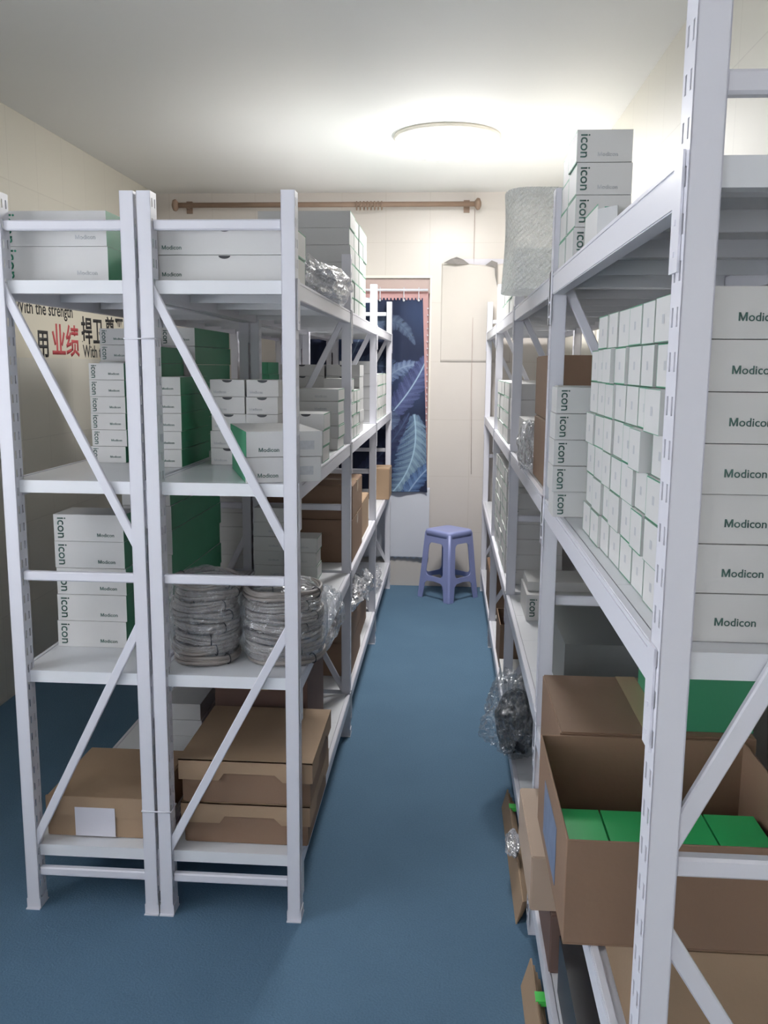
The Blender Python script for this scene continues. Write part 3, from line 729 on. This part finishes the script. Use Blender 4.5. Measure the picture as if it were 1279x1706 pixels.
# bubble wrap roll
bm = bmesh.new(); n = 72; prof = []
for j in range(41):
    z = .0+.29*j/40; ring = []
    for k in range(n):
        a = 2*math.pi*k/n; ca, sa = math.cos(a), math.sin(a)
        rr_ = .098/(max(abs(ca)**3+abs(sa)**3, .1))**(1/3)*(1+.02*math.sin(3*a+z*9)); rr_ += .0009*(((k+j) % 2)*2-1)
        rr_ *= 1+.05*math.sin(z*11+a)
        ring.append(bm.verts.new((rr_*ca, rr_*sa*1.5, max(z, .001) if ca > -.2 else z)))
    prof.append(ring)
for A_, B_ in zip(prof, prof[1:]):
    for k in range(n): bm.faces.new((A_[k], A_[(k+1) % n], B_[(k+1) % n], B_[k]))
bm.faces.new(prof[0]); bm.faces.new(prof[-1])
o = link('bubble_wrap', from_bm(bm, 'bubble_wrap'), 'bubble'); o.location = (.262, 2.92, A1); tag(o, 'folded bundle of translucent bubble wrap on the right top shelf', 'bubble wrap')
for k in range(5):
    stack(f'column {ORD[k]} of green-edged boxes, far right top shelf', 4-(k == 0), .264, .45, 3.72+.2*k, 3.72+.2*k+.19, A1, .066, 'L', 'green-edged boxes on far right top shelf')
# second shelf, past P1
carton('brown carton, lower on right second shelf past icon column', .272, .60, 2.46, 2.86, A2, 1.42, 'carton', tape='y')
carton('brown carton, upper on right second shelf past icon column', .276, .58, 2.50, 2.90, 1.4205, 1.60, 'carton', tape='y')
crumple('plastic_bag', 'grey plastic wrapping at the edge of the right second shelf cartons', (.262, 2.98, A2+.075), (.03, .10, .08), 41, 'film2', 4, .3)
stack('white low pair past the brown right cartons', 2, .275, .50, 3.22, 3.50, A2, .075, '', body='white')
stack('white stack at the third right post', 4, .275, .50, 3.78, 4.0, A2, .067, '')
for k in range(5):
    stack(f'far column {ORD[k]} on right second shelf', 4, .268, .48, 4.015+.18*k, 4.015+.18*k+.174, A2, .067, 'L', 'far white boxes on right second shelf')
# third shelf
NB = .6142
c = empty('open_carton', (.418, 1.60, NB)); tag(c, 'open brown carton holding green boxes on the near right shelf', 'carton')
bm = bmesh.new(); W, D, H, t = .42, .43, .188, .004
add_box(bm, -W/2, W/2, -D/2, D/2, 0, t)
add_box(bm, -W/2, W/2, -D/2, -D/2+t, t, H); add_box(bm, -W/2, W/2, D/2-t, D/2, t, H)
add_box(bm, -W/2, -W/2+t, -D/2+t, D/2-t, t, H); add_box(bm, W/2-t, W/2, -D/2+t, D/2-t, t, H)
bmesh.ops.bevel(bm, geom=bm.edges[:], offset=.001, segments=1, affect='EDGES')
link('carton_body', from_bm(bm, 'carton_body'), 'carton', c)
lb = boxobj('shipping_label', (-W/2-.0012, -W/2-.0003, -.09, .10, .03, .14), 'blabel', c); lb['label'] = 'blue grey printed label'
for i in range(4):
    for j in range(2):
        make_box('cardboard_box', f"bright green box in the open carton, {'front' if j == 0 else 'rear'} row, {ORD[i]} from aisle", .216+.10*i, .312+.10*i, 1.395+.15*j, 1.54+.15*j, NB+.0045, .082, '', 'green boxes in the open carton', body='bgreen')
carton('closed brown carton with taped top behind the open carton', .252, .66, 1.835, 2.20, NB, .80, 'carton', tape='y')
make_box('cardboard_box', 'green box deep on the near right third shelf', .48, .66, 1.86, 2.16, .8015, .12, '', body='green')
make_box('cardboard_box', 'large dark grey box on right third shelf past the second post', .335, .66, 2.42, 2.95, A3, .17, '', body='greyb')
make_box('cardboard_box', 'white box with icon print on right third shelf behind the icon column post', .302, .58, 3.24, 3.50, A3, .098, '', logo=[('I', .012, .066)])
make_box('cardboard_box', 'thin white box lying on the icon box on right third shelf', .31, .56, 3.30, 3.50, A3+.0985, .035, '')
stack('icon stack behind the middle right post', 6, .275, .50, 3.80, 3.98, A3, .066, 'L', logo=[('I', .012, .048)])
for k in range(6):
    stack(f'green-rimmed column {ORD[k]} on right third shelf', 7, .270, .48, 4.02+.15*k, 4.02+.15*k+.145, A3, .066, 'L', 'green-rimmed boxes on right third shelf')
# bottom shelf
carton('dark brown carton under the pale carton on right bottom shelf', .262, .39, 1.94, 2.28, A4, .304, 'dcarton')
carton('long pale brown carton sticking out into the aisle on right bottom shelf', .214, .37, 1.955, 2.305, .3048, .442, 'pcarton')
make_box('storage_box', 'black box on right bottom shelf below the open carton', .275, .35, 1.50, 1.88, A4, .14, '', cat='box', body='dark')
carton('large brown carton standing under the open carton', .362, .66, 1.39, 1.82, A4, .612, 'carton2')
carton('brown carton standing under the taped carton', .41, .66, 1.90, 2.28, A4, .612, 'carton')
carton('brown carton at the far end of right bottom shelf', .262, .50, 5.05, 5.55, A4, .39, 'carton')
oc = empty('open_carton', (.36, 4.28, A4)); tag(oc, 'small open brown carton on far part of right bottom shelf', 'carton')
bm = bmesh.new(); W, D, H, t = .19, .30, .21, .004
add_box(bm, -W/2, W/2, -D/2, D/2, 0, t); add_box(bm, -W/2, W/2, -D/2, -D/2+t, t, H); add_box(bm, -W/2, W/2, D/2-t, D/2, t, H)
add_box(bm, -W/2, -W/2+t, -D/2+t, D/2-t, t, H); add_box(bm, W/2-t, W/2, -D/2+t, D/2-t, t, H)
link('carton_body', from_bm(bm, 'carton_body'), 'carton', oc)
stack('flat white pair near the black bundle', 2, .262, .40, 3.72, 4.05, A4, .035, '')
# black bagged bundle
crumple('cable_bundle', 'black cable bundle inside clear film on right bottom shelf edge', (.275, 3.18, A4+.12), (.075, .13, .115), 51, 'dark', 4, .2, cat='cable')
crumple('plastic_bag', 'clear crinkled film around the black bundle by the aisle', (.258, 3.18, A4+.145), (.10, .18, .14), 52, 'film', 5, .35)
# flattened cardboard leaning at the aisle side
def flat(label, y0, y1, xb, xt, h, n, tp):
    root = empty('flattened_cardboard', (xb, y0, 0)); tag(root, label, 'cardboard')
    for k in range(n):
        a = Vector((k*.0055, k*.012, 0)); up = Vector((xt-xb, 0, h-.006*k)); 
        bm = bmesh.new(); L_ = y1-y0-.03*k
        vs_ = []
        for dx in (0, .004):
            for yy, q in ((0, 0), (L_, 0), (L_, 1), (0, 1)): vs_.append(bm.verts.new(a+Vector((dx, yy, 0))+up*q))
        for f in ((0, 1, 2, 3), (7, 6, 5, 4), (0, 4, 5, 1), (1, 5, 6, 2), (2, 6, 7, 3), (3, 7, 4, 0)): bm.faces.new([vs_[i] for i in f])
        link('cardboard_sheet', from_bm(bm, 'cardboard_sheet'), 'carton2', root)
    for y, ww in tp:
        p = boxobj('green_tape', (-.001, .024, y, y+ww, h-.012, h+.0015), 'gtape', root, loc=(xt-xb, 0, 0))
    return root
flat('flattened brown cardboard leaning on the right rack, farther bundle', 2.36, 3.05, .220, .238, .07, 4, [(.55, .03)])
flat('flattened brown cardboard leaning on the right rack, nearer bundle with green tape', 1.45, 2.10, .214, .236, .08, 4, [(.49, .035)])
crumple('plastic_scrap', 'scrap of clear plastic by the farther flattened cardboard', (.225, 2.62, .10), (.022, .07, .025), 61, 'film2', 3, .4, cat='plastic')

# ------------------------------------------------------------------ stool
def stool(cx, cy_, rz):
    root = empty('plastic_stool', (cx, cy_, 0), rz); tag(root, 'periwinkle blue plastic stool standing on the carpet at the aisle end', 'stool')
    Ht, st, sb = .475, .235, .300       # height, top side, bottom side
    def side_pt(u, z):  # u -1..1 across a side, z height -> local x and inward offset
        hw = (sb+(st-sb)*z/Ht)/2; return u*hw, hw
    def sidemesh():
        bm = bmesh.new()
        z_top = Ht-.02
        def P(x, z): return bm.verts.new((x, -((sb+(st-sb)*z/Ht)/2)+.0, z))
        hw = lambda z: (sb+(st-sb)*z/Ht)/2-.012
        lw = .046
        outer = []
        # outline with bottom cut-out between the feet
        outer += [(-hw(0), 0), (-hw(0)+lw*.8, 0), (-hw(.10)+lw, .105), (-hw(.11)+lw+.02, .122), (0, .128), (hw(.11)-lw-.02, .122), (hw(.10)-lw, .105), (hw(0)-lw*.8, 0), (hw(0), 0)]
        outer += [(hw(z_top*k/5), z_top*k/5) for k in range(1, 6)] + [(-hw(z_top*k/5), z_top*k/5) for k in range(5, 0, -1)]
        z0, z1 = .160, Ht-.085; rad = .03; inner = []
        for (sx, zz, a0) in ((1, z0, -90), (1, z1, 0), (-1, z1, 90), (-1, z0, 180)):
            for k in range(6):
                a = math.radians(a0+18*k); cz = zz+(rad if zz == z0 else -rad); cxx = sx*(hw(cz)-lw-rad)
                inner.append((cxx+rad*math.cos(a), cz+rad*math.sin(a)))
        ed = []
        for loop in (outer, inner):
            vv = [P(x, z) for x, z in loop]
            ed += [bm.edges.new((vv[i], vv[(i+1) % len(vv)])) for i in range(len(vv))]
        bmesh.ops.triangle_fill(bm, edges=ed, use_beauty=True)
        r = bmesh.ops.extrude_face_region(bm, geom=bm.faces[:])
        for v in r['geom']:
            if isinstance(v, bmesh.types.BMVert): v.co.y += .006
        return from_bm(bm, 'side_panel')
    sm_ = sidemesh(); sm_.materials.append(M['stool'])
    for k in range(4):
        o = bpy.data.objects.new('side_panel', sm_); C.objects.link(o); o.parent = root; o.rotation_euler = (0, 0, k*math.pi/2)
    for k in range(4):   # rounded corner legs
        a = k*math.pi/2+math.pi/4; bm = bmesh.new()
        rings = []
        for z in (0, .004, Ht*.3, Ht*.6, Ht-.02):
            hwz = (sb+(st-sb)*z/Ht)/2; rad = .016; c_ = hwz-rad; ring = []
            if z == 0 or z == .004: rad += .003
            for q in range(7):
                t = q/6*math.pi/2
                ring.append(bm.verts.new((c_+rad*math.cos(t), c_+rad*math.sin(t), z)))
            for q in range(6, -1, -1):
                t = q/6*math.pi/2
                ring.append(bm.verts.new((c_+(rad-.006)*math.cos(t), c_+(rad-.006)*math.sin(t), z)))
            rings.append(ring)
        for A_, B_ in zip(rings, rings[1:]):
            for i in range(14): bm.faces.new((A_[i], A_[(i+1) % 14], B_[(i+1) % 14], B_[i])).smooth = True
        bm.faces.new(rings[0]); bm.faces.new(rings[-1])
        o = link('leg', from_bm(bm, 'leg'), 'stool', root); o.rotation_euler = (0, 0, k*math.pi/2)
    bm = bmesh.new(); rings = []
    for hw, z in ((st/2, Ht-.045), (st/2+.004, Ht-.042), (st/2+.004, Ht-.012), (st/2, Ht-.004), (st/2-.008, Ht), (st/2-.03, Ht-.002), (.02, Ht-.003)):
        rad = min(.035, hw*.5); ring = []
        for q in range(4):
            cx_, cz_ = [(1, 1), (-1, 1), (-1, -1), (1, -1)][q]
            for k in range(6):
                t = math.pi/2*q+k/5*math.pi/2; ring.append(bm.verts.new((cx_*(hw-rad)+rad*math.cos(t), cz_*(hw-rad)+rad*math.sin(t), z)))
        rings.append(ring)
    for A_, B_ in zip(rings, rings[1:]):
        for i in range(24): bm.faces.new((A_[i], A_[(i+1) % 24], B_[(i+1) % 24], B_[i])).smooth = True
    bm.faces.new(rings[-1])
    link('seat', from_bm(bm, 'seat'), 'stool', root)
stool(.022, 6.055, math.radians(45+2))
